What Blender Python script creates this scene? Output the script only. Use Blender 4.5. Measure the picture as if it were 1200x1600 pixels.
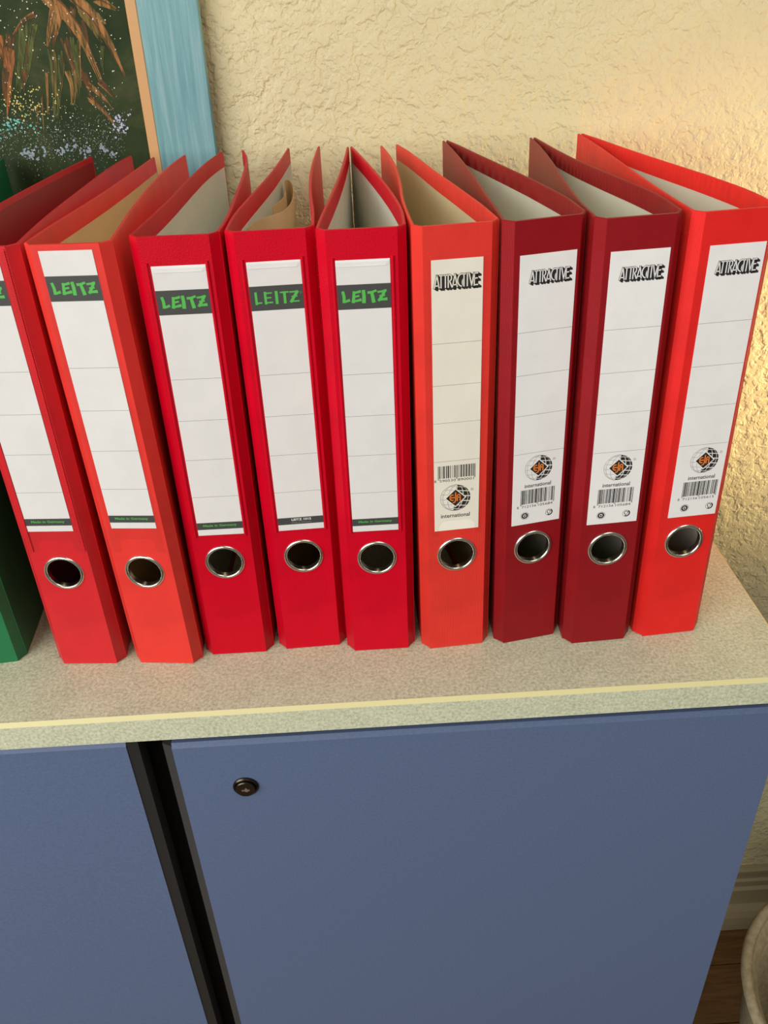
import bpy, bmesh, math, random
from mathutils import Vector, Matrix
random.seed(7)
D = bpy.data
S = bpy.context.scene
C = S.collection
for o in list(D.objects): D.objects.remove(o)

# ------------------------------------------------------------------ camera
F_PX = 1308.67
CAM_R = Vector((0.99827752, -0.04291126, -0.04000762))
CAM_U = Vector((0.05675494, 0.53360471, 0.84382753))
CAM_F = Vector((0.01486145, 0.84464468, -0.53512101))
CAM_C = Vector((0.01106449, -0.43463931, 0.43737757))
cam = D.cameras.new('camera'); co = D.objects.new('camera', cam); C.objects.link(co)
m3 = Matrix((CAM_R, CAM_U, -CAM_F)).transposed()
co.matrix_world = Matrix.Translation(CAM_C) @ m3.to_4x4()
cam.sensor_fit = 'VERTICAL'; cam.sensor_height = 36; cam.lens = F_PX / 1600 * 36
cam.clip_start = .01
S.camera = co

# ------------------------------------------------------------------ light
S.view_settings.view_transform = 'Standard'; S.view_settings.look = 'None'
S.view_settings.gamma = 1; S.view_settings.use_curve_mapping = False
S.view_settings.exposure = 0.07
W = D.worlds.new('room_light'); S.world = W; W.use_nodes = True
W.node_tree.nodes['Background'].inputs[0].default_value = (1, .96, .88, 1)
W.node_tree.nodes['Background'].inputs[1].default_value = .15

def area(name, loc, target, sx, sy, power, col, spread=180):
    l = D.lights.new(name, 'AREA'); l.shape = 'RECTANGLE'; l.size = sx; l.size_y = sy
    l.energy = power; l.color = col; l.spread = math.radians(spread)
    o = D.objects.new(name, l); C.objects.link(o); o.location = loc
    o.rotation_euler = (Vector(target) - Vector(loc)).to_track_quat('-Z', 'Y').to_euler()
    return o
area('window_light', (-1.9, -2.2, 1.2), (0, .1, .05), 3.0, 1.8, 114, (1, .985, .955))
area('ceiling_bounce_fill', (.5, -.7, 1.6), (.15, .1, 0), .9, .9, 6.5, (1, .95, .84))  # added overhead fill, stands in for light bounced off the ceiling
area('warm_lamp', (1.02, .20, .12), (.44, .40, .10), .14, .20, 1.6, (1, .74, .40), 62)

# ------------------------------------------------------------------ helpers
MM = .001
def px_on_plane(x, y, p0, n):
    d = CAM_F + CAM_R * ((x - 600) / F_PX) - CAM_U * ((y - 800) / F_PX)
    t = (Vector(p0) - CAM_C).dot(n) / d.dot(n)
    return CAM_C + d * t

def obj(name, me, mat, parent=None, smooth=False):
    o = D.objects.new(name, me); C.objects.link(o)
    if mat is not None:
        for m in (mat if isinstance(mat, (list, tuple)) else [mat]): me.materials.append(m)
    if parent: o.parent = parent
    if smooth:
        for p in me.polygons: p.use_smooth = True
    return o
def empty(name, loc=(0, 0, 0), rot=(0, 0, 0)):
    o = D.objects.new(name, None); C.objects.link(o); o.location = loc; o.rotation_euler = rot
    o.empty_display_size = .05
    return o
def tag(o, label, cat, group=None):
    o['label'] = label; o['category'] = cat
    if group: o['group'] = group
    return o
class MB:
    def __init__(s): s.v = []; s.f = []; s.m = []
    def add(s, vs, fs, mi=0):
        k = len(s.v); s.v += [tuple(v) for v in vs]; s.f += [tuple(i + k for i in f) for f in fs]; s.m += [mi] * len(fs)
    def box(s, x0, x1, y0, y1, z0, z1, mi=0):
        s.add([(x0, y0, z0), (x1, y0, z0), (x1, y1, z0), (x0, y1, z0), (x0, y0, z1), (x1, y0, z1), (x1, y1, z1), (x0, y1, z1)],
              [(0, 3, 2, 1), (4, 5, 6, 7), (0, 1, 5, 4), (1, 2, 6, 5), (2, 3, 7, 6), (3, 0, 4, 7)], mi)
    def mesh(s, name):
        me = D.meshes.new(name); me.from_pydata(s.v, [], s.f); me.update()
        for p, mi in zip(me.polygons, s.m): p.material_index = mi
        return me
    def build(s, name, mat, parent=None, smooth=False): return obj(name, s.mesh(name), mat, parent, smooth)
def bevel(o, w, seg=2, ang=40):
    b = o.modifiers.new('bevel', 'BEVEL'); b.width = w; b.segments = seg; b.limit_method = 'ANGLE'; b.angle_limit = math.radians(ang)
    return o
def smooth_by_angle(o, deg=35):
    me = o.data; bm = bmesh.new(); bm.from_mesh(me)
    for f in bm.faces: f.smooth = True
    for e in bm.edges:
        if len(e.link_faces) == 2 and e.calc_face_angle(0) > math.radians(deg): e.smooth = False
        elif len(e.link_faces) != 2: e.smooth = False
    bm.to_mesh(me); bm.free(); return o
def catmull(pts, n):
    P = [Vector(p) for p in pts]; P = [P[0] * 2 - P[1]] + P + [P[-1] * 2 - P[-2]]
    out = []; segs = len(P) - 3
    for i in range(n):
        t = i / (n - 1) * segs; k = min(int(t), segs - 1); u = t - k
        a, b, c, d = P[k:k + 4]
        out.append(.5 * ((2 * b) + (c - a) * u + (2 * a - 5 * b + 4 * c - d) * u * u + (3 * b - a - 3 * c + d) * u ** 3))
    return out

# ------------------------------------------------------------------ materials
def mat(name, col, rough=.5, metal=0, spec=.5):
    m = D.materials.new(name); m.use_nodes = True
    b = m.node_tree.nodes['Principled BSDF']
    b.inputs['Base Color'].default_value = (*col, 1); b.inputs['Roughness'].default_value = rough
    b.inputs['Metallic'].default_value = metal; b.inputs['Specular IOR Level'].default_value = spec
    return m
def N(m, t, **kw):
    n = m.node_tree.nodes.new(t)
    for k, v in kw.items():
        if k in n.inputs.keys(): n.inputs[k].default_value = v
        else: setattr(n, k, v)
    return n
def L(m, a, b): m.node_tree.links.new(a, b)
def BS(m): return m.node_tree.nodes['Principled BSDF']
def coords(m, scale=(1, 1, 1)):
    tc = N(m, 'ShaderNodeTexCoord'); mp = N(m, 'ShaderNodeMapping'); mp.inputs['Scale'].default_value = scale
    L(m, tc.outputs['Object'], mp.inputs['Vector']); return mp.outputs['Vector']
def ramp(m, fac, stops):
    r = N(m, 'ShaderNodeValToRGB'); e = r.color_ramp.elements
    while len(e) < len(stops): e.new(.5)
    for k, (p, c) in zip(e, stops): k.position = p; k.color = (*c, 1) if len(c) == 3 else c
    L(m, fac, r.inputs['Fac']); return r.outputs['Color']
def bump(m, h, strength, dist, prev=None):
    b = N(m, 'ShaderNodeBump'); b.inputs['Strength'].default_value = strength; b.inputs['Distance'].default_value = dist
    L(m, h, b.inputs['Height'])
    if prev is not None: L(m, prev, b.inputs['Normal'])
    L(m, b.outputs['Normal'], BS(m).inputs['Normal']); return b.outputs['Normal']
def mul(c, k): return tuple(min(1, x * k) for x in c)
def noise(m, vec, scale, detail=4, rough=.55, dist=0):
    n = N(m, 'ShaderNodeTexNoise'); n.inputs['Scale'].default_value = scale; n.inputs['Detail'].default_value = detail
    n.inputs['Roughness'].default_value = rough; n.inputs['Distortion'].default_value = dist
    L(m, vec, n.inputs['Vector']); return n.outputs['Fac']
def math_node(m, op, a, b):
    n = N(m, 'ShaderNodeMath', operation=op)
    for i, v in enumerate((a, b)):
        if isinstance(v, (int, float)): n.inputs[i].default_value = v
        else: L(m, v, n.inputs[i])
    return n.outputs[0]

def cloth(name, col, kind, rough=.42, spec=.4):
    m = mat(name, col, rough, 0, spec); v = coords(m)
    n = noise(m, v, 35, 5)
    L(m, ramp(m, n, [(.3, mul(col, .90)), (.7, mul(col, 1.07))]), BS(m).inputs['Base Color'])
    if kind == 'canvas':
        w1 = N(m, 'ShaderNodeTexWave', bands_direction='X'); w1.inputs['Scale'].default_value = 480; w1.inputs['Distortion'].default_value = .6
        w2 = N(m, 'ShaderNodeTexWave', bands_direction='Z'); w2.inputs['Scale'].default_value = 480; w2.inputs['Distortion'].default_value = .6
        L(m, v, w1.inputs['Vector']); L(m, v, w2.inputs['Vector'])
        h = math_node(m, 'MULTIPLY', w1.outputs['Fac'], w2.outputs['Fac'])
        bump(m, h, .5, .0003)
    elif kind == 'leather':
        h = noise(m, v, 900, 3, .6); bump(m, h, .5, .0004)
    else:
        h = noise(m, v, 500, 2, .5); bump(m, h, .15, .0003)
    return m
def paper(name, col, rough=.8):
    m = mat(name, col, rough, 0, .2); v = coords(m)
    L(m, ramp(m, noise(m, v, 40, 6, .65), [(.3, mul(col, .95)), (.7, mul(col, 1.03))]), BS(m).inputs['Base Color'])
    return m

M = {}
M['crimson'] = cloth('crimson_leatherette', (.56, .0006, .014), 'leather', .42, .16)
M['crimson_b'] = cloth('crimson_leatherette_b', (.575, .0006, .015), 'leather', .42, .16)
M['red_plastic'] = cloth('red_plastic', (.62, .021, .027), 'smooth', .38, .25)
M['orange_red'] = cloth('orange_red_plastic', (.74, .040, .030), 'smooth', .42, .25)
M['scarlet'] = cloth('scarlet_canvas', (.72, .036, .024), 'canvas', .45, .22)
M['burgundy'] = cloth('burgundy_canvas', (.27, .006, .010), 'canvas', .40, .18)
M['bright_red'] = cloth('bright_red_canvas', (.76, .018, .015), 'canvas', .45, .22)
M['green'] = cloth('green_plastic', (.010, .16, .055), 'smooth', .40)
M['line_grey'] = paper('grey_lining', (.62, .64, .53))
M['line_tan'] = paper('tan_lining', (.66, .52, .26))
M['line_olive'] = paper('olive_lining', (.62, .55, .33))
M['line_white'] = paper('pale_lining', (.64, .62, .50))
M['line_red'] = mat('dark_red_lining', (.33, .008, .012), .45)
M['label'] = paper('white_label', (.80, .79, .77))
M['label_cream'] = paper('cream_label', (.86, .82, .70))
M['ink'] = mat('black_ink', (.015, .014, .014), .6)
M['band'] = mat('charcoal_ink', (.052, .055, .052), .6)
M['ink_grey'] = mat('grey_ink', (.30, .29, .27), .7)
M['ink_pale'] = mat('pale_grey_ink', (.45, .44, .42), .7)
M['ink_green'] = mat('green_ink', (.085, .50, .075), .6)
M['ink_orange'] = mat('orange_ink', (.82, .22, .03), .6)
M['ink_white'] = mat('white_ink', (.80, .79, .76), .6)
M['chrome'] = mat('nickel', (.78, .74, .66), .22, 1)
M['kraft'] = paper('kraft_paper', (.60, .43, .22))
def film_mat():
    m = mat('clear_film', (1, 1, 1)); nt = m.node_tree
    tr = N(m, 'ShaderNodeBsdfTransparent'); tr.inputs[0].default_value = (.985, .983, .98, 1)
    gl = N(m, 'ShaderNodeBsdfGlossy'); gl.inputs['Roughness'].default_value = .25
    mx = N(m, 'ShaderNodeMixShader'); mx.inputs[0].default_value = .015
    L(m, tr.outputs[0], mx.inputs[1]); L(m, gl.outputs[0], mx.inputs[2])
    L(m, mx.outputs[0], nt.nodes['Material Output'].inputs['Surface']); return m
M['film'] = film_mat()

# wall: knock-down plaster
def wall_mat():
    col = (.66, .595, .36); m = mat('textured_plaster', col, .55, 0, .3); v = coords(m)
    big = noise(m, v, 58, 3, .55, 0)
    pl = ramp(m, big, [(.44, (0, 0, 0)), (.50, (.8,) * 3), (.60, (1, 1, 1))])
    med = noise(m, v, 120, 3, .55, 0)
    pm_ = ramp(m, med, [(.46, (0, 0, 0)), (.54, (.8,) * 3), (.66, (1, 1, 1))])
    h = math_node(m, 'ADD', pl, math_node(m, 'MULTIPLY', pm_, .6))
    bump(m, h, .65, .0014)
    L(m, ramp(m, noise(m, v, 9, 3), [(.3, mul(col, .96)), (.7, mul(col, 1.03))]), BS(m).inputs['Base Color'])
    return m
M['wall'] = wall_mat()
def laminate():
    m = mat('speckled_laminate', (.45, .40, .29), .45, 0, .35); v = coords(m)
    a = noise(m, v, 420, 3, .7); b = noise(m, v, 45, 5, .6)
    h = math_node(m, 'ADD', math_node(m, 'MULTIPLY', a, .82), math_node(m, 'MULTIPLY', b, .18))
    L(m, ramp(m, h, [(.36, (.41, .42, .285)), (.5, (.57, .585, .415)), (.64, (.70, .715, .53))]), BS(m).inputs['Base Color'])
    return m
M['laminate'] = laminate()
M['edge_trim'] = mat('pale_yellow_edge', (.66, .60, .30), .5)
def door_mat():
    col = (.099, .139, .240); m = mat('slate_blue_laminate', col, .5, 0, .35); v = coords(m)
    L(m, ramp(m, noise(m, v, 500, 3, .7), [(.3, mul(col, .9)), (.7, mul(col, 1.1))]), BS(m).inputs['Base Color']); return m
M['door'] = door_mat()
M['door_edge'] = mat('charcoal_edge', (.035, .035, .034), .5)
M['carcass'] = mat('black_carcass', (.012, .011, .010), .6)
M['bronze'] = mat('dark_bronze', (.055, .045, .030), .25, .9)
M['skirting'] = mat('cream_paint', (.36, .29, .17), .45)
def wood_mat():
    m = mat('brown_floorboard', (.2, .1, .03), .4); v = coords(m, (6, 60, 60))
    L(m, ramp(m, noise(m, v, 3, 6, .6, .5), [(.3, (.10, .042, .010)), (.7, (.20, .090, .024))]), BS(m).inputs['Base Color']); return m
M['wood'] = wood_mat()
def pot_mat():
    m = mat('sand_ceramic', (.42, .35, .22), .7); v = coords(m)
    n = noise(m, v, 120, 5, .6)
    L(m, ramp(m, n, [(.3, (.30, .24, .14)), (.7, (.46, .39, .25))]), BS(m).inputs['Base Color']); bump(m, n, .4, .002); return m
M['pot'] = pot_mat()
def blue_frame():
    m = mat('blue_painted_wood', (.13, .30, .38), .5); v = coords(m, (120, 120, 6))
    a = noise(m, v, 1.6, 6, .65, .4)
    L(m, ramp(m, a, [(.30, (.105, .275, .305)), (.52, (.160, .345, .375)), (.72, (.27, .45, .46))]), BS(m).inputs['Base Color'])
    bump(m, a, .3, .0008); return m
M['frame'] = blue_frame()
M['frame_lip'] = mat('orange_bare_wood', (.60, .33, .13), .55)
def canvas_mat():
    m = mat('dark_green_paint', (.02, .035, .012), .6, 0, .12); v = coords(m)
    a = noise(m, v, 14, 6, .65, .6)
    L(m, ramp(m, a, [(.30, (.012, .024, .008)), (.52, (.028, .044, .015)), (.72, (.075, .080, .030))]), BS(m).inputs['Base Color'])
    bump(m, noise(m, v, 600, 2), .3, .0005); return m
M['canvas'] = canvas_mat()
def stroke_mat(name, col):
    m = mat(name, col, .6, 0, .15); v = coords(m, (260, 260, 40))
    L(m, ramp(m, noise(m, v, 1.5, 6, .7, .3), [(.36, (.03, .042, .014)), (.52, mul(col, .55)), (.74, col)]), BS(m).inputs['Base Color']); return m
STR = [stroke_mat('orange_stroke', (.52, .24, .075)), stroke_mat('brown_stroke', (.20, .085, .030)),
       stroke_mat('green_stroke', (.15, .17, .045)), stroke_mat('olive_stroke', (.30, .20, .055)),
       stroke_mat('rust_stroke', (.62, .20, .06))]

# ------------------------------------------------------------------ structure
WALL_Y, FLOOR_Z = .40, -.953
def struct(o): o['kind'] = 'structure'; return o
b = MB(); b.box(-1.8, 1.8, WALL_Y, WALL_Y + .1, FLOOR_Z, 1.7); struct(b.build('wall_back', M['wall']))
fl = MB(); fl.box(-1.8, 1.8, -1.9, WALL_Y, FLOOR_Z - .05, FLOOR_Z - .004)
fl = struct(fl.build('floor', M['carcass']))
pm = []
for w in (.9, 1.2, .7):
    q = MB(); q.box(0, w - .0015, 0, .0885, FLOOR_Z - .012, FLOOR_Z); pm.append((w, q.mesh('plank')))
for r in range(14):
    x = -.9 + random.uniform(-.5, 0); y = WALL_Y - .09 * (r + 1)
    while x < 1.7:
        w, me = pm[random.randrange(3)]
        if x + w > 1.8: break
        o = D.objects.new('plank', me); C.objects.link(o); o.parent = fl; o.location = (x, y, 0)
        if not me.materials: me.materials.append(M['wood'])
        x += w
# baseboard: moulded profile with shoe strip
prof = [(0, .130), (-.006, .130), (-.010, .126), (-.010, .119), (-.007, .116), (-.007, .104), (-.011, .101), (-.011, .092), (-.009, .089),
        (-.009, .085), (-.014, .081), (-.014, .044), (-.026, .041), (-.031, .030), (-.033, .015), (-.033, 0), (0, 0)]
b = MB(); n = len(prof)
b.add([(-1.8, WALL_Y - .0003 + y, FLOOR_Z + z) for y, z in prof] + [(1.8, WALL_Y - .0003 + y, FLOOR_Z + z) for y, z in prof],
      [(i, (i + 1) % n, (i + 1) % n + n, i + n) for i in range(n)] + [tuple(range(n))[::-1], tuple(range(n, 2 * n))])
struct(b.build('baseboard_back', M['skirting']))

# ------------------------------------------------------------------ cabinet and worktop
XR = .3158; XL = -.66; SL, SR = -.1808, -.148
cab = empty('cabinet', (-.17, .2, FLOOR_Z)); inv = Matrix.Translation((.17, -.2, -FLOOR_Z))
def child(mb, name, m, par, root, smooth=False):
    """mesh given in world coordinates, parented under a root Empty"""
    me = mb.mesh(name); me.transform(root.matrix_basis.inverted()); return obj(name, me, m, par, smooth)
tag(cab, 'slate blue two-door cabinet with dark grip gap under the speckled worktop', 'cabinet')
b = MB(); t = .018
b.box(XL, XL + t, .026, .385, FLOOR_Z, -.0245); b.box(XR - t, XR, .026, .385, FLOOR_Z, -.0245)
b.box(XL + t, XR - t, .367, .385, FLOOR_Z, -.0245); b.box(XL + t, XR - t, .026, .367, -.0425, -.0245); b.box(XL + t, XR - t, .026, .367, FLOOR_Z, FLOOR_Z + .05)
b.box(-.19, -.14, .040, .055, FLOOR_Z + .05, -.0425)
child(b, 'body', M['carcass'], cab, cab)
def door(x0, x1, ztop, y0, grip_left):
    # front slab with a bevelled top edge and a bevelled charcoal grip edge on the side of the gap
    g = .0075; z0 = FLOOR_Z + .055; yb = y0 + .019
    mb = MB(); zb = ztop - .0042
    mb.add([(x0, y0, z0), (x1, y0, z0), (x1, y0, zb), (x0, y0, zb), (x0, y0 + .0022, ztop), (x1, y0 + .0022, ztop),
            (x0, yb, z0), (x1, yb, z0), (x1, yb, ztop), (x0, yb, ztop)],
           [(0, 1, 2, 3), (3, 2, 5, 4), (4, 5, 8, 9), (6, 9, 8, 7), (0, 3, 4, 9, 6), (1, 7, 8, 5, 2), (0, 6, 7, 1)])
    d = child(mb, 'door', M['door'], cab, cab)
    e = MB()
    s = -1 if grip_left else 1; xa = x0 if grip_left else x1; xb = xa + s * g; zt = ztop - .002
    vs = [(xa, y0 + .0006, z0), (xb, y0 + .0045, z0), (xb, yb, z0), (xa, yb, z0)]
    vs += [(x, y, zt) for x, y, z in vs]
    e.add(vs, [(0, 1, 5, 4), (1, 2, 6, 5), (2, 3, 7, 6), (4, 5, 6, 7), (3, 2, 1, 0), (0, 4, 7, 3)])
    child(e, 'grip_edge', M['door_edge'], d, cab)
    return d
dl = door(XL, SL, -.0305, .0055, False)
dr = door(SR, XR, -.0363, .0060, True)
# lock
def lathe(prof, seg, cx, cy, cz, mb=None, mi=0, axis='y'):
    mb = mb or MB(); vs = []; k = len(prof)
    for i in range(seg):
        a = 2 * math.pi * i / seg
        for r, h in prof:
            if axis == 'y': vs.append((cx + r * math.cos(a), cy + h, cz + r * math.sin(a)))
            else: vs.append((cx + r * math.cos(a), cy + r * math.sin(a), cz + h))
    fs = [(i * k + j, i * k + j + 1, ((i + 1) % seg) * k + j + 1, ((i + 1) % seg) * k + j) for i in range(seg) for j in range(k - 1)]
    mb.add(vs, fs, mi); return mb
lx, lz = -.0985, -.0862
b = lathe([(.0099, .0005), (.0099, -.0012), (.0090, -.0022), (.0080, -.0018), (.0078, -.0012), (.0078, -.0034), (.0072, -.0040), (.0001, -.0040)], 40, lx, .006, lz)
b.box(lx - .0028, lx + .0034, 0.006 - .0044, .006 - .0039, lz - .0007, lz + .0006, 1)
lathe([(.0016, -.0039), (.0016, -.0045), (.0001, -.0045)], 16, lx + .001, .006, lz, b, 1)
lk = child(b, 'lock', [M['bronze'], M['chrome']], dr, cab); smooth_by_angle(lk, 40); lk['label'] = 'dark bronze cylinder lock'

wt = empty('worktop', (-.17, .2, -.024)); tag(wt, 'speckled beige laminate worktop carrying the row of binders', 'worktop')
b = MB(); b.box(XL - .02, XR, .0, .398, -.024, -.0028); b.box(XL - .02, XR, .0026, .398, -.0028, 0)
child(b, 'board', M['laminate'], wt, wt)
b = MB()
# bevelled pale strip along the front edge and the right end
b.add([(XL - .02, .0, -.0028), (XR, .0, -.0028), (XR, .0026, .00015), (XL - .02, .0026, .00015), (XL - .02, .0030, -.0028), (XR, .0030, -.0028)],
      [(0, 1, 2, 3), (3, 2, 5, 4), (0, 4, 5, 1), (0, 3, 4), (1, 5, 2)])
b.add([(XR, .0026, -.0028), (XR + .0008, .0026, -.0028), (XR + .0002, .0026, .00015), (XR - .0008, .0026, .00015),
       (XR, .398, -.0028), (XR + .0008, .398, -.0028), (XR + .0002, .398, .00015), (XR - .0008, .398, .00015)],
      [(0, 1, 2, 3), (7, 6, 5, 4), (1, 5, 6, 2), (2, 6, 7, 3), (0, 4, 5, 1), (0, 3, 7, 4)])
e = child(b, 'edge_trim', M['edge_trim'], wt, wt); e['label'] = 'pale yellow edge strip'

# ------------------------------------------------------------------ binders
H = .318; WF = .0416; CH, CE = .0056, .007
TH = .0021                                                   # board thickness
def strip(center, th, z0, z1, cap=.0006):
    """vertical board following a plan polyline (x,y), softened top and bottom edges"""
    P = [Vector(p) for p in center]; n = len(P); rings = []
    for i in range(n):
        d = (P[min(i + 1, n - 1)] - P[max(i - 1, 0)]).normalized(); nr = Vector((-d.y, d.x)); h = th / 2
        k = min(cap, h * .8)
        prof = [(-h, z0 + k), (-h, z1 - k), (-h + k, z1), (h - k, z1), (h, z1 - k), (h, z0 + k), (h - k, z0), (-h + k, z0)]
        rings.append([(P[i].x + nr.x * a, P[i].y + nr.y * a, z) for a, z in prof])
    mb = MB(); k = 8
    fs = [(i * k + j, (i + 1) * k + j, (i + 1) * k + (j + 1) % k, i * k + (j + 1) % k) for i in range(n - 1) for j in range(k)]
    fs += [tuple(range(k)), tuple(range((n - 1) * k, n * k))[::-1]]
    mb.add([v for r in rings for v in r], fs); return mb
def fix(mb, name, m, par, deg=35):
    o = mb.build(name, m, par); bm = bmesh.new(); bm.from_mesh(o.data); bmesh.ops.recalc_face_normals(bm, faces=bm.faces); bm.to_mesh(o.data); bm.free()
    return smooth_by_angle(o, deg)
def spine_mesh(w, hz, r, th, seg=48):
    """flat spine board with the round finger hole cut right through"""
    hw = w / 2; q = .020; mb = MB(); vs = []; sq = []
    for i in range(seg):
        a = 2 * math.pi * i / seg; c, s = math.cos(a), math.sin(a); k = 1 / max(abs(c), abs(s))
        sq.append((max(-hw, min(hw, hw * c * k)), hz + q * s * k)); vs.append((r * c, hz + r * s))
    V = []
    for y in (0, th): V += [(x, y, z) for x, z in vs] + [(x, y, z) for x, z in sq]
    n = seg; fs = []
    for i in range(n):
        j = (i + 1) % n
        fs += [(i, j, n + j, n + i), (2 * n + i, 3 * n + i, 3 * n + j, 2 * n + j), (i, 2 * n + i, 2 * n + j, j)]
    mb.add(V, fs)
    k = .0006
    for z0, z1 in ((0, hz - q), (hz + q, H)):
        top = z1 == H; bot = z0 == 0
        mb.add([(-hw, 0, z0), (hw, 0, z0), (hw, 0, z1), (-hw, 0, z1), (-hw, th, z0), (hw, th, z0), (hw, th, z1), (-hw, th, z1)],
               [(0, 1, 2, 3), (7, 6, 5, 4)] + ([(3, 2, 6, 7)] if top else []) + ([(4, 5, 1, 0)] if bot else []))
    for x in (-hw, hw): mb.add([(x, 0, 0), (x, th, 0), (x, th, H), (x, 0, H)], [(0, 1, 2, 3)])
    return mb
def quad(mb, x0, x1, z0, z1, y, mi=0): mb.add([(x0, y, z0), (x1, y, z0), (x1, y, z1), (x0, y, z1)], [(0, 1, 2, 3)], mi)
def poly(mb, pts, y, mi=0): mb.add([(x, y, z) for x, z in pts], [tuple(range(len(pts)))], mi)
def stroke(mb, pts, w, y, mi=0, w2=None):
    """ribbon through 2-D points, half-butted ends; w2 = width at the far end"""
    n = len(pts); L_, R_ = [], []
    for i in range(n):
        a = Vector(pts[max(i - 1, 0)]); c = Vector(pts[min(i + 1, n - 1)]); d = (c - a).normalized(); nr = Vector((-d.y, d.x))
        ww = w + ((w2 if w2 is not None else w) - w) * i / (n - 1); p = Vector(pts[i])
        if i == 0: p = p - d * ww * .4
        if i == n - 1: p = p + d * ww * .4
        L_.append(p + nr * ww / 2); R_.append(p - nr * ww / 2)
    mb.add([(p.x, y, p.y) for p in L_ + R_], [(i, n + i, n + i + 1, i + 1) for i in range(n - 1)], mi)
def arc(cx, cy, rx, ry, a0, a1, n=14):
    return [(cx + rx * math.cos(math.radians(a0 + (a1 - a0) * i / n)), cy + ry * math.sin(math.radians(a0 + (a1 - a0) * i / n))) for i in range(n + 1)]
TXT = {}
def text(mb, s, x0, z0, w, h, y, mi=0, bold=0, slant=0):
    """built-in font, fitted to a box w x h whose lower left corner is (x0, z0)"""
    if (s, bold) not in TXT:
        cu = D.curves.new('lettering', 'FONT'); cu.body = s; cu.offset = bold; cu.resolution_u = 2
        o = D.objects.new('lettering', cu); C.objects.link(o)
        dg = bpy.context.evaluated_depsgraph_get(); me = D.meshes.new_from_object(o.evaluated_get(dg))
        TXT[(s, bold)] = ([tuple(v.co) for v in me.vertices], [tuple(p.vertices) for p in me.polygons])
        D.objects.remove(o); D.curves.remove(cu); D.meshes.remove(me)
    vs, fs = TXT[(s, bold)]
    ax, bx_ = min(v[0] for v in vs), max(v[0] for v in vs); az, bz = min(v[1] for v in vs), max(v[1] for v in vs)
    mb.add([(x0 + (v[0] - ax) / (bx_ - ax) * w + slant * (v[1] - az) / (bz - az) * h, y, z0 + (v[1] - az) / (bz - az) * h) for v in vs], fs, mi)

Y1, Y2, Y3, Y4 = -.00036, -.00042, -.00048, -.00054
BRUSH = {'L': [([(.10, .95), (.22, .55), (.20, .10)], .26, .30), ([(.12, .08), (.50, .12), (.85, .20)], .16, .26)],
         'E': [([(.30, .92), (.26, .5), (.18, .06)], .24, .30), ([(.25, .86), (.62, .90), (.95, .97)], .18, .24), ([(.28, .50), (.55, .53), (.80, .57)], .16, .18), ([(.16, .08), (.55, .12), (.98, .20)], .16, .26)],
         'I': [([(.30, .98), (.36, .5), (.30, .02)], .30, .34)],
         'T': [([(.05, .84), (.5, .86), (.98, .98)], .24, .20), ([(.46, .86), (.56, .45), (.66, .02)], .28, .34)],
         'Z': [([(.12, .86), (.5, .88), (.95, .97)], .18, .20), ([(.85, .92), (.55, .5), (.18, .10)], .26, .24), ([(.30, .50), (.80, .52)], .14, .14), ([(.14, .10), (.55, .16), (.98, .18)], .16, .28)]}
PLAIN = {'L': [([(.12, 1), (.12, .0)], .22, .22), ([(.1, .06), (.8, .08)], .14, .14)],
         'E': [([(.14, 1), (.14, 0)], .22, .22), ([(.1, .94), (.85, .96)], .14, .12), ([(.12, .52), (.75, .53)], .12, .12), ([(.1, .06), (.88, .08)], .14, .14)],
         'I': [([(.35, 1), (.35, 0)], .26, .26)],
         'T': [([(.0, .95), (1, .96)], .13, .13), ([(.5, .95), (.5, 0)], .24, .24)],
         'Z': [([(.05, .94), (.95, .96)], .13, .13), ([(.86, .94), (.12, .06)], .26, .26), ([(.22, .52), (.82, .53)], .10, .10), ([(.05, .06), (.98, .08)], .13, .13)]}
def word_leitz(mb, x0, z0, w, h, y, glyphs, mi=0):
    cw = [(.0, .17), (.205, .205), (.445, .10), (.588, .178), (.795, .205)]
    for ch, (u, gw) in zip('LEITZ', cw):
        for k, (pts, a, c) in enumerate(glyphs[ch]):
            W_ = gw * w if ch != 'I' else .13 * w
            stroke(mb, [(x0 + u * w + p * W_, z0 + q * h) for p, q in pts], a * h, y - k * .000004, mi, c * h)
DECO = {'A': (.62, [[(.0, 0), (.34, 1)], [(.34, 1), (.60, 0)], [(.10, .17), (.54, .17)]]),
        'T': (.50, [[(.06, .97), (.42, .97)], [(.24, .97), (.24, 0)]]),
        'R': (.56, [[(.05, 0), (.05, 1)], [(.05, .97), (.25, .99), (.42, .90), (.46, .74), (.40, .58), (.22, .48), (.05, .47)], [(.24, .47), (.50, 0)]]),
        'C': (.70, [arc(.62, .5, .56, .5, 100, 262, 12)]),
        'I': (.30, [[(.12, 0), (.12, 1)]]),
        'V': (.60, [[(.0, 1), (.32, 0)], [(.32, 0), (.60, 1)]]),
        'E': (.52, [[(.06, 1), (.06, 0)], [(.06, .97), (.48, .97)], [(.06, .55), (.42, .57)], [(.06, .04), (.50, .04)]])}
def word_attractive(par, x0, z0, w, h, pm):
    adv = {'A': .60, 'T': .54, 'R': .56, 'C': .60, 'I': .34, 'V': .58, 'E': .5}
    tot = sum(adv[c] for c in 'ATTRACTIVE'); mb = MB(); ux = w / (tot + .25)
    x = 0; segs = []
    for c in 'ATTRACTIVE':
        for s in DECO[c][1]: segs.append([(x0 + (x + p) * ux, z0 + q * h) for p, q in s])
        x += adv[c]
    for k in range(9):
        dx, dz = .25 * h * k / 8, -.19 * h * k / 8
        for s in segs: stroke(mb, [(p + dx, q + dz) for p, q in s], .155 * h, Y1 - k * .000003)
    for s in segs: stroke(mb, s, .095 * h, Y3, 1)
    mb.build('lettering', [M['ink'], pm], par)
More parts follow.
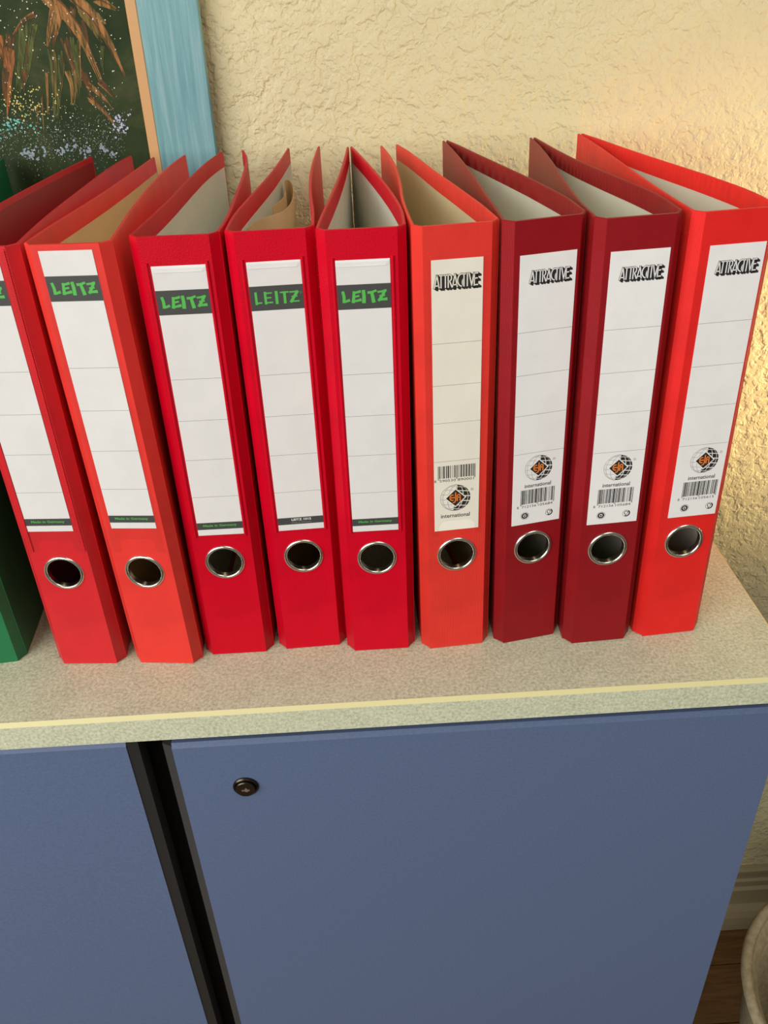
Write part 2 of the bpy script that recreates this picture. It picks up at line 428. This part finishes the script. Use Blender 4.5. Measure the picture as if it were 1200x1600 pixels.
ENC_L = '0001101 0011001 0010011 0111101 0100011 0110001 0101111 0111011 0110111 0001011'.split()
PAR = 'LLLLLL LLGLGG LLGGLG LLGGGL LGLLGG LGGLLG LGGGLL LGLGLG LGLGGL LGGLGL'.split()
def ean_bits(code):
    inv = lambda s: ''.join('10'[int(c)] for c in s)
    out = '101'
    for d, p in zip(code[1:7], PAR[int(code[0])]):
        l = ENC_L[int(d)]; out += l if p == 'L' else inv(l)[::-1]
    out += '01010'
    for d in code[7:]: out += inv(ENC_L[int(d)])
    return out + '101'
def barcode(par, code, x0, x1, zt, zb, zd):
    mb = MB(); bits = ean_bits(code); u = (x1 - x0) / 95
    i = 0
    while i < 95:
        if bits[i] == '1':
            j = i
            while j < 95 and bits[j] == '1': j += 1
            guard = i < 3 or i >= 92 or 45 <= i < 50
            quad(mb, x0 + i * u, x0 + j * u, (zb - .0011) if guard else zb, zt, Y1); i = j
        else: i += 1
    hh = .0020
    for s, a, c in ((code[0], -9.5, -4.5), (code[1:7], 4, 45), (code[7:], 50, 91)):
        text(mb, s, x0 + a * u, zd, (c - a) * u, hh, Y1)
    mb.build('barcode', M['ink'], par)
def globe(par, cx, cz, r, pm):
    mb = MB()
    def pt(lon, lat): lo, la = math.radians(lon), math.radians(lat); return (r * math.sin(lo) * math.cos(la), r * math.sin(la))
    tilt = math.radians(-8)
    def tr(p): return (cx + p[0] * math.cos(tilt) - p[1] * math.sin(tilt), cz + p[0] * math.sin(tilt) + p[1] * math.cos(tilt))
    lats = [-90, -58, -34, -11, 11, 34, 58, 90]
    # black right half: cells separated by white lines
    lons = [(2, 28), (32, 56), (60, 90)]
    for a, c in lons:
        for la, lb in zip(lats, lats[1:]):
            la2, lb2 = la + 2, lb - 2
            ring = [pt(a, la2 + (lb2 - la2) * k / 4) for k in range(5)] + [pt(c, lb2 + (la2 - lb2) * k / 4) for k in range(5)]
            poly(mb, [tr(p) for p in ring], Y1)
    # outlined left half
    for lo in (-2, -30, -58, -89):
        stroke(mb, [tr(pt(lo, -88 + 176 * k / 20)) for k in range(21)], r * .035, Y1, 1)
    for la in lats[1:-1]:
        stroke(mb, [tr(pt(-90 + 88 * k / 10, la)) for k in range(11)], r * .035, Y1 - .000004, 1)
    dm = lambda k: [(cx - k, cz), (cx, cz - k), (cx + k, cz), (cx, cz + k)]
    poly(mb, dm(r * .74), Y2, 2); poly(mb, dm(r * .635), Y3)
    # orange monogram
    s = r * .40; wd = r * .085
    for p in (arc(cx - s * .50, cz + s * .08, s * .42, s * .52, 75, 285, 10), [(cx - s * .88, cz + s * .06), (cx + s * .75, cz + s * .10)],
              [(cx + s * .02, cz + s * 1.0), (cx + s * .02, cz - s * .45), (cx - s * .12, cz - s * .85), (cx - s * .38, cz - s * .90)],
              [(cx + s * .30, cz - s * .55), (cx + s * .30, cz + s * .35), (cx + s * .42, cz + s * .62), (cx + s * .66, cz + s * .62), (cx + s * .78, cz + s * .35), (cx + s * .78, cz - s * .55)]):
        stroke(mb, p, wd, Y4, 3)
    o = mb.build('globe_emblem', [M['ink'], M['ink_pale'], pm, M['ink_orange']], par)
    t = MB(); text(t, 'international', cx - r * .98, cz - r * 1.52, r * 1.96, r * .31, Y1, 0, .013); t.build('lettering', M['ink'], par)
    rg = MB(); cx2, cz2 = cx + r * 1.12, cz + r * .55
    stroke(rg, arc(cx2, cz2, r * .085, r * .085, 0, 360, 14), r * .022, Y1); text(rg, 'R', cx2 - r * .035, cz2 - r * .045, r * .07, r * .09, Y1)
    rg.build('registered_mark', M['ink_grey'], par)
def eco_marks(par, xa, xb, z):
    mb = MB()
    r = .0029; full = lambda k: arc(xa, z, r * k, r * k, 0, 360, 24)
    stroke(mb, full(1), .00022, Y1); stroke(mb, full(.62), .0011, Y1)
    poly(mb, arc(xa, z - r * .05, r * .20, r * .26, 0, 359, 12), Y1); stroke(mb, [(xa - r * .3, z + r * .12), (xa, z - r * .1), (xa + r * .3, z + r * .12)], .0003, Y2)
    mb.build('eco_mark', M['ink'], par)
    mb = MB(); r = .0026
    stroke(mb, arc(xb, z, r, r, 0, 360, 24), .00022, Y1)
    stroke(mb, arc(xb, z, r * .82, r * .82, -110, 50, 12), .0007, Y1)
    stroke(mb, arc(xb - r * .1, z + r * .2, r * .45, r * .5, -20, 200, 10), .00045, Y1)
    stroke(mb, [(xb - r * .5, z + r * .1), (xb - r * .15, z - r * .6), (xb + r * .2, z - r * .2)], .0005, Y1); mb.build('eco_mark', M['ink'], par)
def rules(par, x0, x1, zs):
    for z in zs:
        mb = MB(); quad(mb, x0, x1, z - .00012, z + .00012, Y1); mb.build('ruled_line', M['ink_grey'], par)
def ring_part(par, zr, x=0):
    b = lathe([(.0117, .0035), (.0117, .0002), (.0120, -.0008), (.0128, -.0013), (.0138, -.0010), (.0144, -.0002), (.0144, .0001), (.0118, .0001)], 56, x, 0, zr)
    o = fix(b, 'finger_ring', M['chrome'], par, 50); o['label'] = 'nickel finger ring'
def film(par, hw, z0, z1, notch=None):
    """clear pocket sheet, open at the bottom with a thumb notch"""
    y = -.00072; mb = MB(); pts = [(-hw, z1), (-hw, z0)]
    if notch:
        a, h = notch; r = min(h, .006)
        pts += [(-a, z0)] + arc(-a + r, z0 + h - r, r, r, 180, 90, 6) + arc(a - r, z0 + h - r, r, r, 90, 0, 6) + [(a, z0)]
    pts += [(hw, z0), (hw, z1)]
    n = len(pts); mb.add([(x, y, z) for x, z in pts] + [(x, y + .00012, z) for x, z in pts], [tuple(range(n)), tuple(range(n, 2 * n))[::-1]] + [(i, (i + 1) % n, (i + 1) % n + n, i + n) for i in range(n)])
    mb.build('label_pocket', M['film'], par)
def rails(par, x, z0, z1, m, ribbed):
    for s in (-1, 1):
        mb = MB(); xc = s * x
        if ribbed:
            k = int((z1 - z0) / .0014)
            for i in range(k):
                z = z0 + i * .0014
                mb.box(xc - .0014, xc + .0014, -.0008, .0001, z, z + .0008)
            mb.box(xc - .0014, xc + .0014, -.0004, .0001, z0, z1)
        else:
            n = 8; prof = [(xc + .0011 * math.cos(math.pi * i / n), -.0010 * math.sin(math.pi * i / n)) for i in range(n + 1)]
            mb.add([(a, c, z0) for a, c in prof] + [(a, c, z1) for a, c in prof], [(i, i + 1, i + n + 2, i + n + 1) for i in range(n)] + [tuple(range(n + 1)), tuple(range(n + 1, 2 * n + 2))[::-1]])
        o = mb.build('pocket_seam', m, par); smooth_by_angle(o, 30)

def label_plate(par, x0, x1, z0, z1, m):
    mb = MB(); mb.box(x0, x1, -.0003, .0, z0, z1); return mb.build('label', m, par)
def leitz_label(par, z0, cx=0, glyphs=BRUSH, model=False, fold=True):
    m = M['label']; x0, x1 = cx - .0160, cx + .0160
    lb = label_plate(par, x0, x1, z0, z0 + .190, m)
    mb = MB(); quad(mb, x0, x1, z0 + .1605, z0 + .1755, Y1); mb.build('header_band', M['band'], lb)
    mb = MB(); quad(mb, x0, x1, z0 + .0048, z0 + .0105, Y1); mb.build('footer_band', M['band'], lb)
    mb = MB(); word_leitz(mb, cx - .0130, z0 + .1648, .0262, .0066, Y2, glyphs)
    if model:
        stroke(mb, arc(cx + .0146, z0 + .1705, .0006, .0006, 0, 360, 12), .00015, Y2)
    mb.build('lettering', M['ink_green'], lb)
    mb = MB()
    if model:
        text(mb, 'LEITZ 1015', cx - .0063, z0 + .0078, .0138, .0019, Y2, 0, .03)
        text(mb, 'Made in Germany', cx - .0063, z0 + .0054, .0138, .0015, Y2, 1)
        mb.build('footer_lettering', [M['ink_white'], M['ink_grey']], lb)
    else:
        text(mb, 'Made in Germany', cx - .0117, z0 + .0066, .0234, .0024, Y2, 0, .02); mb.build('footer_lettering', M['ink_green'], lb)
    rules(lb, x0, x1, [z0 + k for k in (.0315, .0605, .0895, .1185)])
    if fold:
        mb = MB(); za, zb = z0 + .1862, z0 + .190
        mb.add([(x0, -.0003, zb), (x1, -.0003, zb), (x1 - .0030, -.00068, za), (x0 + .0030, -.00068, za), (x0, -.0003, za), (x1, -.0003, za)],
               [(0, 3, 2, 1), (0, 4, 3), (1, 2, 5), (4, 5, 2, 3)]); mb.build('folded_top', m, lb)
    return lb
def eja_label(par, x0, x1, z0, m, code, cream=False, dx=0):
    lb = label_plate(par, x0, x1, z0, z0 + .190, m)
    if cream:
        word_attractive(lb, -.0140, z0 + .1735, .0274, .0075, m)
        rules(lb, x0, x1, [z0 + k for k in (.0555, .0840, .1105, .1385)])
        barcode(lb, code, -.0130, .0127, z0 + .0520, z0 + .0424, z0 + .0396)
        globe(lb, -.0010, z0 + .0263, .0104, m)
    else:
        word_attractive(lb, dx * .3 - .0103, z0 + .1733, .0258, .0070, m)
        rules(lb, x0, x1, [z0 + k for k in (.0570, .0855, .1140, .1425)])
        globe(lb, dx + .0013, z0 + .0447, .0097, m)
        barcode(lb, code, dx - .0108, dx + .0139, z0 + .0283, z0 + .0168, z0 + .0137)
        eco_marks(lb, dx - .0073, dx + .0107, z0 + .0072)
    return lb

PROF = {  # plan outlines of the two covers from the hinge to the free edge, mm
 0: ([(-26.4, 7), (-28.1, 43.9), (-29.3, 80.7), (-29.9, 117.6), (-29.9, 154.4), (-29.3, 191.3), (-28.2, 228.1), (-26.5, 262), (-24.2, 294)],
     [(26.4, 7), (21, 43.1), (17.6, 79.3), (15.2, 115.4), (13.1, 151.5), (11, 187.6), (9.3, 223.8), (8.7, 259.9), (10.4, 294)]),
 1: ([(-26.4, 7), (-27, 41.4), (-27.2, 75.8), (-27.5, 110.2), (-28.2, 144.5), (-29.6, 178.9), (-31.4, 213.3), (-33.5, 247.7), (-35.5, 282.1)],
     [(26.4, 7), (19, 42.2), (12.6, 77.4), (7, 112.6), (2, 147.8), (-2.5, 183.1), (-6.3, 218.3), (-8.8, 253.5), (-9.6, 287)]),
 2: ([(-26.4, 7), (-22.5, 41.8), (-19.7, 76.6), (-17.6, 111.5), (-16, 146.3), (-14.3, 181.1), (-12.1, 215.9), (-8.7, 250.7), (-3.4, 285.5)],
     [(26.4, 7), (27, 42.5), (26.7, 78.1), (26.1, 113.6), (25.5, 149.2), (24.6, 184.7), (23.1, 220.3), (20.1, 255.8), (14.4, 289)]),
 3: ([(-26.4, 7), (-23.2, 41.8), (-18.6, 76.7), (-13.5, 111.5), (-8.3, 146.4), (-3.6, 181.2), (.5, 216.1), (4, 250.9), (7.4, 285.7)],
     [(26.4, 7), (25.8, 42.1), (25.1, 77.1), (24.9, 112.2), (25.4, 147.2), (26.6, 182.3), (28.6, 217.3), (31.1, 252.4), (33.8, 287.5)]),
 4: ([(-26.4, 7), (-22.6, 41.6), (-19.2, 76.3), (-16.1, 110.9), (-13.3, 145.6), (-10.8, 180.2), (-8.7, 214.8), (-6.8, 249.5), (-5.2, 284.1)],
     [(26.4, 7), (26, 41.9), (23.9, 76.9), (20.7, 111.8), (16.8, 146.8), (12.5, 181.7), (7.9, 216.7), (3.1, 251.6), (-2, 286)]),
 5: ([(-26.1, 7), (-23.5, 41.8), (-21.3, 76.5), (-17.7, 111.3), (-14.5, 146.1), (-12, 180.8), (-10.6, 215.6), (-10.3, 250.4), (-11, 285.1)],
     [(26.1, 7), (23.6, 41.9), (20.9, 76.8), (18, 111.8), (14.8, 146.7), (12.2, 181.6), (9.7, 216.5), (6.9, 251.4), (2.6, 286.3)]),
 6: ([(-26.1, 7), (-18.9, 42.3), (-13.2, 77.7), (-7.2, 113), (-1.5, 148.3), (3.8, 183.6), (8.9, 219), (13.5, 254.3), (17.4, 288.5)],
     [(26.1, 7), (28.6, 42.2), (28.8, 77.3), (28.2, 112.5), (26.8, 147.7), (25.2, 182.8), (23.8, 218), (22.6, 253.1), (20.6, 288.3)]),
 7: ([(-26.1, 7), (-23.4, 42.4), (-19.9, 77.9), (-15.7, 113.3), (-11.1, 148.7), (-6.7, 184.2), (-2.7, 219.6), (.5, 255), (2.8, 288.5)],
     [(26.1, 7), (26.4, 42.3), (23.4, 77.7), (18.7, 113), (14.2, 148.3), (10.6, 183.7), (8.4, 219), (7, 254.3), (6, 288.5)]),
 8: ([(-26.1, 7), (-23.2, 43.6), (-20.5, 80.2), (-17.4, 116.7), (-14, 153.3), (-10.5, 189.9), (-7, 226.5), (-4.2, 263.1), (-2.6, 294)],
     [(26.1, 7), (26.6, 43.6), (24.3, 80.2), (20.3, 116.8), (15.6, 153.3), (11.3, 189.9), (7.6, 226.5), (4.2, 263.1), (.6, 294)]),
 9: ([(-26.4, 7), (-28, 60), (-29, 120), (-29, 180), (-28, 240), (-26, 288)], [(26.4, 7), (26.8, 66), (26.6, 130), (26.2, 190), (25.8, 250), (25.2, 305)]),
}
POSE = {0: (-.2127, .0605, -3.84, .48), 1: (-.1526, .0559, -6.63, -.48), 2: (-.0976, .0623, .49, .57), 3: (-.0403, .0647, 2.31, .24), 4: (.0128, .0571, .12, .25),
        5: (.0708, .0560, 4.26, -.23), 6: (.1273, .0591, 9.64, -.86), 7: (.1796, .0516, 2.29, -.86), 8: (.2357, .0556, 3.98, -.57), 9: (-.2918, .0664, 5.7, 0)}
def binder(i, m, lining, label):
    x, y, ya, le = POSE[i]; le = math.radians(le)
    root = empty('ring_binder', (x, y, .031 * abs(math.sin(le)) + .0002), (0, le, math.radians(ya)))
    tag(root, label, 'binder', 'ring binders standing in a row on the worktop')
    w = WF if i < 5 or i == 9 else .0409; hw = w / 2
    sp = fix(spine_mesh(w, .087, .0122, TH), 'spine', m, root, 40)
    for s in (-1, 1):
        dv = Vector((s * CH, CE)).normalized(); on = Vector((dv.y * s, -abs(dv.x)))       # outward normal of the hinge strip
        A = Vector((s * hw, 0)) - on * TH / 2; B = Vector((s * (hw + CH), CE)) - on * TH / 2
        fix(strip([A, A * .5 + B * .5, B], TH, .0002, H - .0001), 'hinge', m, root, 60)
    for s, pts in zip((-1, 1), PROF[i]):
        P = [Vector((a * MM, c * MM)) for a, c in pts]
        P[0] = Vector((s * (hw + CH - .0011), CE - .0004))
        cl = [v for v in catmull(P, 28)]
        cv = fix(strip(cl, TH, 0, H), 'cover', m, root, 60)
        # paper lining on the inner side, leaving the turned-in cloth border
        n = len(cl); inn = []
        for k in range(n):
            d = (cl[min(k + 1, n - 1)] - cl[max(k - 1, 0)]).normalized(); nr = Vector((-d.y, d.x)) * (-s)
            if nr.x * (-s) < 0: nr = -nr
            inn.append(cl[k] + nr * (TH / 2 + .00012))
        e = inn[-1] - (inn[-1] - inn[-2]).normalized() * .0022
        inn = inn[1:-1] + [e]
        lz = .012 if i != 0 else .004
        fix(strip(inn, .0003, lz, H - lz, .0001), 'lining', lining, cv, 60)
    ring_part(root, .087)
    return root
g = binder(9, M['green'], M['line_grey'], 'green plastic binder standing at the end of the row beside a red binder')
lb = label_plate(g, -.016, .016, .1105, .3005, M['label']); rules(lb, -.016, .016, [.142, .171, .200, .229])

r0 = binder(0, M['red_plastic'], M['line_red'], 'red plastic binder with ribbed pocket seams standing next to the green binder')
leitz_label(r0, .1230, -.0008, fold=False); rails(r0, .0186, .106, .3165, M['red_plastic'], True); film(r0, .0186, .106, .3165, (.0125, .010))
r1 = binder(1, M['orange_red'], M['line_tan'], 'orange-red binder with tan lining and green lettering on its label')
leitz_label(r1, .1245, .0002, fold=False); film(r1, .0186, .1045, .3165, (.0125, .0115))
r2 = binder(2, M['crimson'], M['line_grey'], 'crimson binder standing next to the orange-red binder with tan lining')
leitz_label(r2, .1110, .0007); rails(r2, .0176, .1095, .3030, M['crimson'], False); film(r2, .0176, .1090, .2995)
r3 = binder(3, M['crimson_b'], M['line_grey'], 'crimson binder with brown kraft divider standing inside its covers')
leitz_label(r3, .1102, .0005, PLAIN, True); rails(r3, .0176, .1090, .3020, M['crimson_b'], False); film(r3, .0176, .1085, .2990)
r4 = binder(4, M['crimson_b'], M['line_grey'], 'crimson binder whose two covers pinch together in a teardrop shape')
leitz_label(r4, .1105, 0); rails(r4, .0176, .1095, .3020, M['crimson_b'], False); film(r4, .0176, .1085, .2992)
r5 = binder(5, M['scarlet'], M['line_olive'], 'orange-red canvas binder with cream label and barcode above the globe emblem')
eja_label(r5, -.0157, .0154, .1085, M['label_cream'], '8590530890001', True); film(r5, .0176, .1040, .2990, (.0128, .0125))
r6 = binder(6, M['burgundy'], M['line_white'], 'burgundy binder standing next to the orange-red binder with cream label')
eja_label(r6, -.0168, .0186, .1081, M['label'], '8712156105684')
r7 = binder(7, M['burgundy'], M['line_white'], 'burgundy binder standing next to the bright red end binder')
eja_label(r7, -.0168, .0186, .1090, M['label'], '8712156105684')
r8 = binder(8, M['bright_red'], M['line_white'], 'bright red canvas binder at the open end of the worktop')
eja_label(r8, -.0149, .0195, .1086, M['label'], '8712156105615', False, .0034)

# brown kraft divider inside the third crimson binder
x, y, ya, le = POSE[3]; kr = empty('kraft_divider', (x, y, .0036), (0, math.radians(le), math.radians(ya)))
tag(kr, 'folded brown kraft paper divider inside a crimson binder', 'paper')
pts = [(-17.5, 62), (-14.0, 78), (-8.4, 90), (-.3, 99), (5.6, 109), (9.6, 128), (11.1, 147), (11.6, 170), (10.5, 196), (8.0, 214)]
fix(strip(catmull([(a * MM, c * MM) for a, c in pts], 36), .0005, 0, .3015, .0001), 'front_leaf', M['kraft'], kr, 60)
pts = [(8.0, 214.0), (6.0, 217), (4.0, 213), (4.6, 196), (5.6, 176), (5.0, 156), (1.5, 138), (-3, 122)]
fix(strip(catmull([(a * MM, c * MM) for a, c in pts], 24), .0005, 0, .3015, .0001), 'back_leaf', M['kraft'], kr, 60)

# ------------------------------------------------------------------ painting
PY0, LEAN = .3740, math.radians(1.2)
pt = empty('framed_painting', (-.36, PY0, .0022), (-LEAN, math.radians(.4), 0))
tag(pt, 'painting of tropical foliage in a flat blue wooden frame leaning on the wall', 'painting')
bpy.context.view_layer.update()
PM = pt.matrix_world.copy(); PMI = PM.inverted(); PN = (PM.to_3x3() @ Vector((0, -1, 0)))
FR = .2480; FW = .0505; LIP = .0095; PH = .62; FL = -.2480
def fbox(mb, pts, y0, y1):
    n = len(pts); mb.add([(x, y0, z) for x, z in pts] + [(x, y1, z) for x, z in pts], [tuple(range(n)), tuple(range(n, 2 * n))[::-1]] + [(i, i + n, (i + 1) % n + n, (i + 1) % n) for i in range(n)])
def member(a, b_, c, d, name, m, y0, y1):
    mb = MB(); fbox(mb, [a, b_, c, d], y0, y1); o = mb.build(name, m, pt)
    bm = bmesh.new(); bm.from_mesh(o.data); bmesh.ops.recalc_face_normals(bm, faces=bm.faces); bm.to_mesh(o.data); bm.free(); return bevel(o, .0008, 1)
def frame_set(o0, k, name, m, y0, y1):
    l, r, b_, t = FL + o0, FR - o0, o0, PH - o0
    member((l, b_), (l, t), (l + k, t - k), (l + k, b_ + k), name, m, y0, y1); member((r, b_), (r - k, b_ + k), (r - k, t - k), (r, t), name, m, y0, y1)
    member((l, b_), (l + k, b_ + k), (r - k, b_ + k), (r, b_), name, m, y0, y1); member((l, t), (r, t), (r - k, t - k), (l + k, t - k), name, m, y0, y1)
frame_set(0, FW, 'frame_board', M['frame'], 0, .0110)
frame_set(FW, LIP, 'frame_lip', M['frame_lip'], .0012, .0108)
cx0, cx1, cz0, cz1 = FL + FW + LIP - .001, FR - FW - LIP + .001, FW + LIP - .001, PH - FW - LIP + .001
mb = MB(); mb.box(cx0, cx1, .0040, .0100, cz0, cz1); cv = mb.build('canvas', M['canvas'], pt)
CY = .0040
P0 = PM @ Vector((0, CY, 0))
def loc(x, y):
    p = PMI @ px_on_plane(x, y, P0, PN); return (p.x, p.z)
KPX = 1 / 1450.0
def pstroke(mb, pts6, w6, mi, k, w62=None):
    P = [loc(a / 6, c / 6) for a, c in pts6]
    if len(P) > 2: P = [tuple(v) for v in catmull(P, 14)]
    P = [(min(max(a, cx0), cx1), c) for a, c in P]
    w6 *= 1.35; w = w6 / 6 * KPX; w2 = (w62 if w62 is not None else w6 * .3) / 6 * KPX
    n = len(P); nb = max(3, int(w6 / 9))
    for q in range(nb):                                  # a brush stroke is a bundle of bristle tracks
        o0 = (q + .5) / nb - .5 + random.uniform(-.08, .08); i0 = random.choice((0, 0, 0, 1, 2)); i1 = n - random.choice((0, 0, 1, 2, 3, 4)) if n > 8 else n
        bw = random.uniform(1.1, 2.3) / nb; L_, R_ = [], []
        for i in range(i0, i1):
            a = Vector(P[max(i - 1, 0)]); c = Vector(P[min(i + 1, n - 1)]); d = (c - a).normalized(); nr = Vector((-d.y, d.x))
            ww = w + (w2 - w) * i / (n - 1); p = Vector(P[i]) + nr * ww * o0; hw_ = ww * bw / 2 * (.5 if i in (i0, i1 - 1) else 1)
            L_.append(p + nr * hw_); R_.append(p - nr * hw_)
        k2 = len(L_)
        mb.add([(min(max(p.x, cx0), cx1), CY - .00010 - k * .000006 - q * .0000005, p.y) for p in L_ + R_], [(i, k2 + i, k2 + i + 1, i + 1) for i in range(k2 - 1)], mi if random.random() < .8 else random.choice((0, 1, 3)))
strokes = [([(880, -10), (1000, 40), (1090, 95)], 45, 0), ([(560, 60), (530, 250), (500, 450)], 45, 1), ([(650, 60), (660, 200), (690, 330)], 70, 1), ([(740, 200), (790, 300), (830, 480)], 60, 1),
           ([(540, 60), (545, 150), (520, 330)], 40, 0), ([(520, 30), (490, 170), (460, 330), (450, 440)], 48, 0), ([(740, 60), (830, 200), (960, 400)], 48, 3), ([(900, 130), (960, 190), (1000, 230)], 30, 3),
           ([(480, -330), (700, -20), (850, 110), (950, 270), (1040, 430), (1110, 590), (1170, 720)], 66, 0), ([(220, -330), (430, -40), (560, 80), (680, 220), (790, 400), (880, 600), (950, 760)], 76, 0),
           ([(930, 760), (1010, 840), (1080, 930)], 40, 1), ([(760, 640), (820, 780), (880, 930)], 40, 1),
           ([(820, 790), (900, 850), (980, 930), (1060, 1040)], 34, 0), ([(820, 900), (920, 990), (1010, 1080), (1110, 1230)], 34, 0), ([(700, 350), (710, 500), (730, 700), (745, 920)], 56, 2),
           ([(600, 350), (640, 480), (690, 640), (730, 800)], 38, 1), ([(530, 470), (540, 650), (535, 850), (525, 1110)], 95, 2), ([(655, 660), (690, 800), (685, 990)], 62, 3),
           ([(260, 200), (240, 400), (210, 620), (170, 860)], 105, 2), ([(280, 420), (265, 600), (240, 800)], 40, 2), ([(340, 120), (220, 190), (120, 330)], 30, 1), ([(100, 330), (90, 420), (80, 560)], 60, 1),
           ([(10, 330), (5, 450), (0, 600)], 60, 4), ([(110, 460), (80, 700), (80, 900), (75, 1150)], 58, 4), ([(60, 640), (45, 800), (55, 980)], 34, 1), ([(390, 880), (400, 1050), (415, 1240)], 16, 1),
           ([(435, 680), (445, 900), (455, 1150)], 14, 3), ([(350, 980), (355, 1150), (362, 1290)], 10, 1), ([(960, 430), (955, 560), (975, 700)], 22, 2), ([(230, 660), (225, 740), (222, 860)], 26, 1)]
strokes += [([(-200 - 90 * k, -100 + 60 * (k % 3)), (-220 - 85 * k, 250), (-250 - 80 * k, 650 + 50 * (k % 4))], 60, (0, 2, 3, 1)[k % 4]) for k in range(10)]
mb = MB()
for k, (p6, w6, mi) in enumerate(strokes): pstroke(mb, p6, w6, mi, k)
s_ = mb.build('brush_strokes', STR, cv); s_['kind'] = 'stuff'
SPL = [mat('white_paint', (.75, .75, .66), .5), mat('yellow_paint', (.62, .50, .10), .5), mat('teal_paint', (.10, .42, .34), .5), mat('blue_grey_paint', (.22, .27, .32), .5),
       mat('lavender_paint', (.42, .45, .60), .5), mat('moss_paint', (.085, .10, .05), .5)]
mb = MB()
def blob(x6, y6, r6, mi, k, n=7, jag=.45):
    a, c = loc(x6 / 6, y6 / 6)
    r = r6 / 6 * KPX
    if not (cx0 + r * 1.6 < a < cx1 - r * 1.6): return
    ph = random.uniform(0, 6.28)
    poly(mb, [(a + r * random.uniform(1 - jag, 1 + jag) * math.cos(ph + 6.283 * i / n), c + r * random.uniform(1 - jag, 1 + jag) * math.sin(ph + 6.283 * i / n)) for i in range(n)], CY - .00040 - (k % 40) * .000002, mi)
G = random.gauss; U = random.uniform
for k in range(260): blob(U(-300, 1150), U(0, 1500), U(1.5, 5), 0, k)
for k in range(110): blob(G(230, 170), G(960, 90), U(2, 7), 1, k)
for k in range(60): blob(G(110, 130), G(1190, 70), U(3, 10), 2, k)
for k in range(900): blob(U(-300, 1180), G(1280, 170), U(1.5, 6), 5, k)
for k in range(420): blob(U(-300, 1150), G(1330, 150), U(1.5, 4), random.choice((0, 3, 3, 3)), k)
for cxx, cyy, n_, sp in ((330, 1440, 40, 45), (240, 1420, 14, 30), (800, 1410, 22, 30), (590, 1420, 16, 35), (960, 1400, 16, 25), (1060, 1450, 14, 22), (690, 1370, 12, 22), (-120, 1450, 30, 60)):
    for k in range(n_): blob(cxx + G(0, sp), cyy + G(0, sp * .8), U(3, 11), 3, k)
for k in range(60): blob(1120 + G(0, 45), 1170 + G(0, 60), U(2, 9), 4, k)
s_ = mb.build('paint_splatter', SPL, cv); s_['kind'] = 'stuff'

# ------------------------------------------------------------------ planter on the floor
RZ = -.62 - FLOOR_Z; R = .170
pot = empty('planter', (.600, .068, FLOOR_Z)); tag(pot, 'sandy ribbed ceramic planter with thick rim on the floor beside the cabinet', 'planter')
outer = [(.0001, 0), (.105, 0), (.115, .006), (.135, .10), (.152, .22), (.161, RZ - .012)]
inner = [(.150, RZ - .026)]
z = RZ - .018; k = 0
wall = []
while z > .05:
    f = z / RZ; rr = .105 + .049 * f
    wall += [(rr, z), (rr - .004, z - .006)]; z -= .012
b = lathe(outer + [(.159, RZ - .010), (.155, RZ - .014)] + wall + [(.08, .045), (.0001, .045)], 72, 0, 0, 0, axis='z')
o = fix(b, 'bowl', M['pot'], pot, 40)
rim = [(.1630 + .0068 * math.cos(a), RZ - .0075 + .0075 * math.sin(a)) for a in [2 * math.pi * i / 14 for i in range(15)]]
fix(lathe(rim, 72, 0, 0, 0, axis='z'), 'rim', M['pot'], pot, 60)
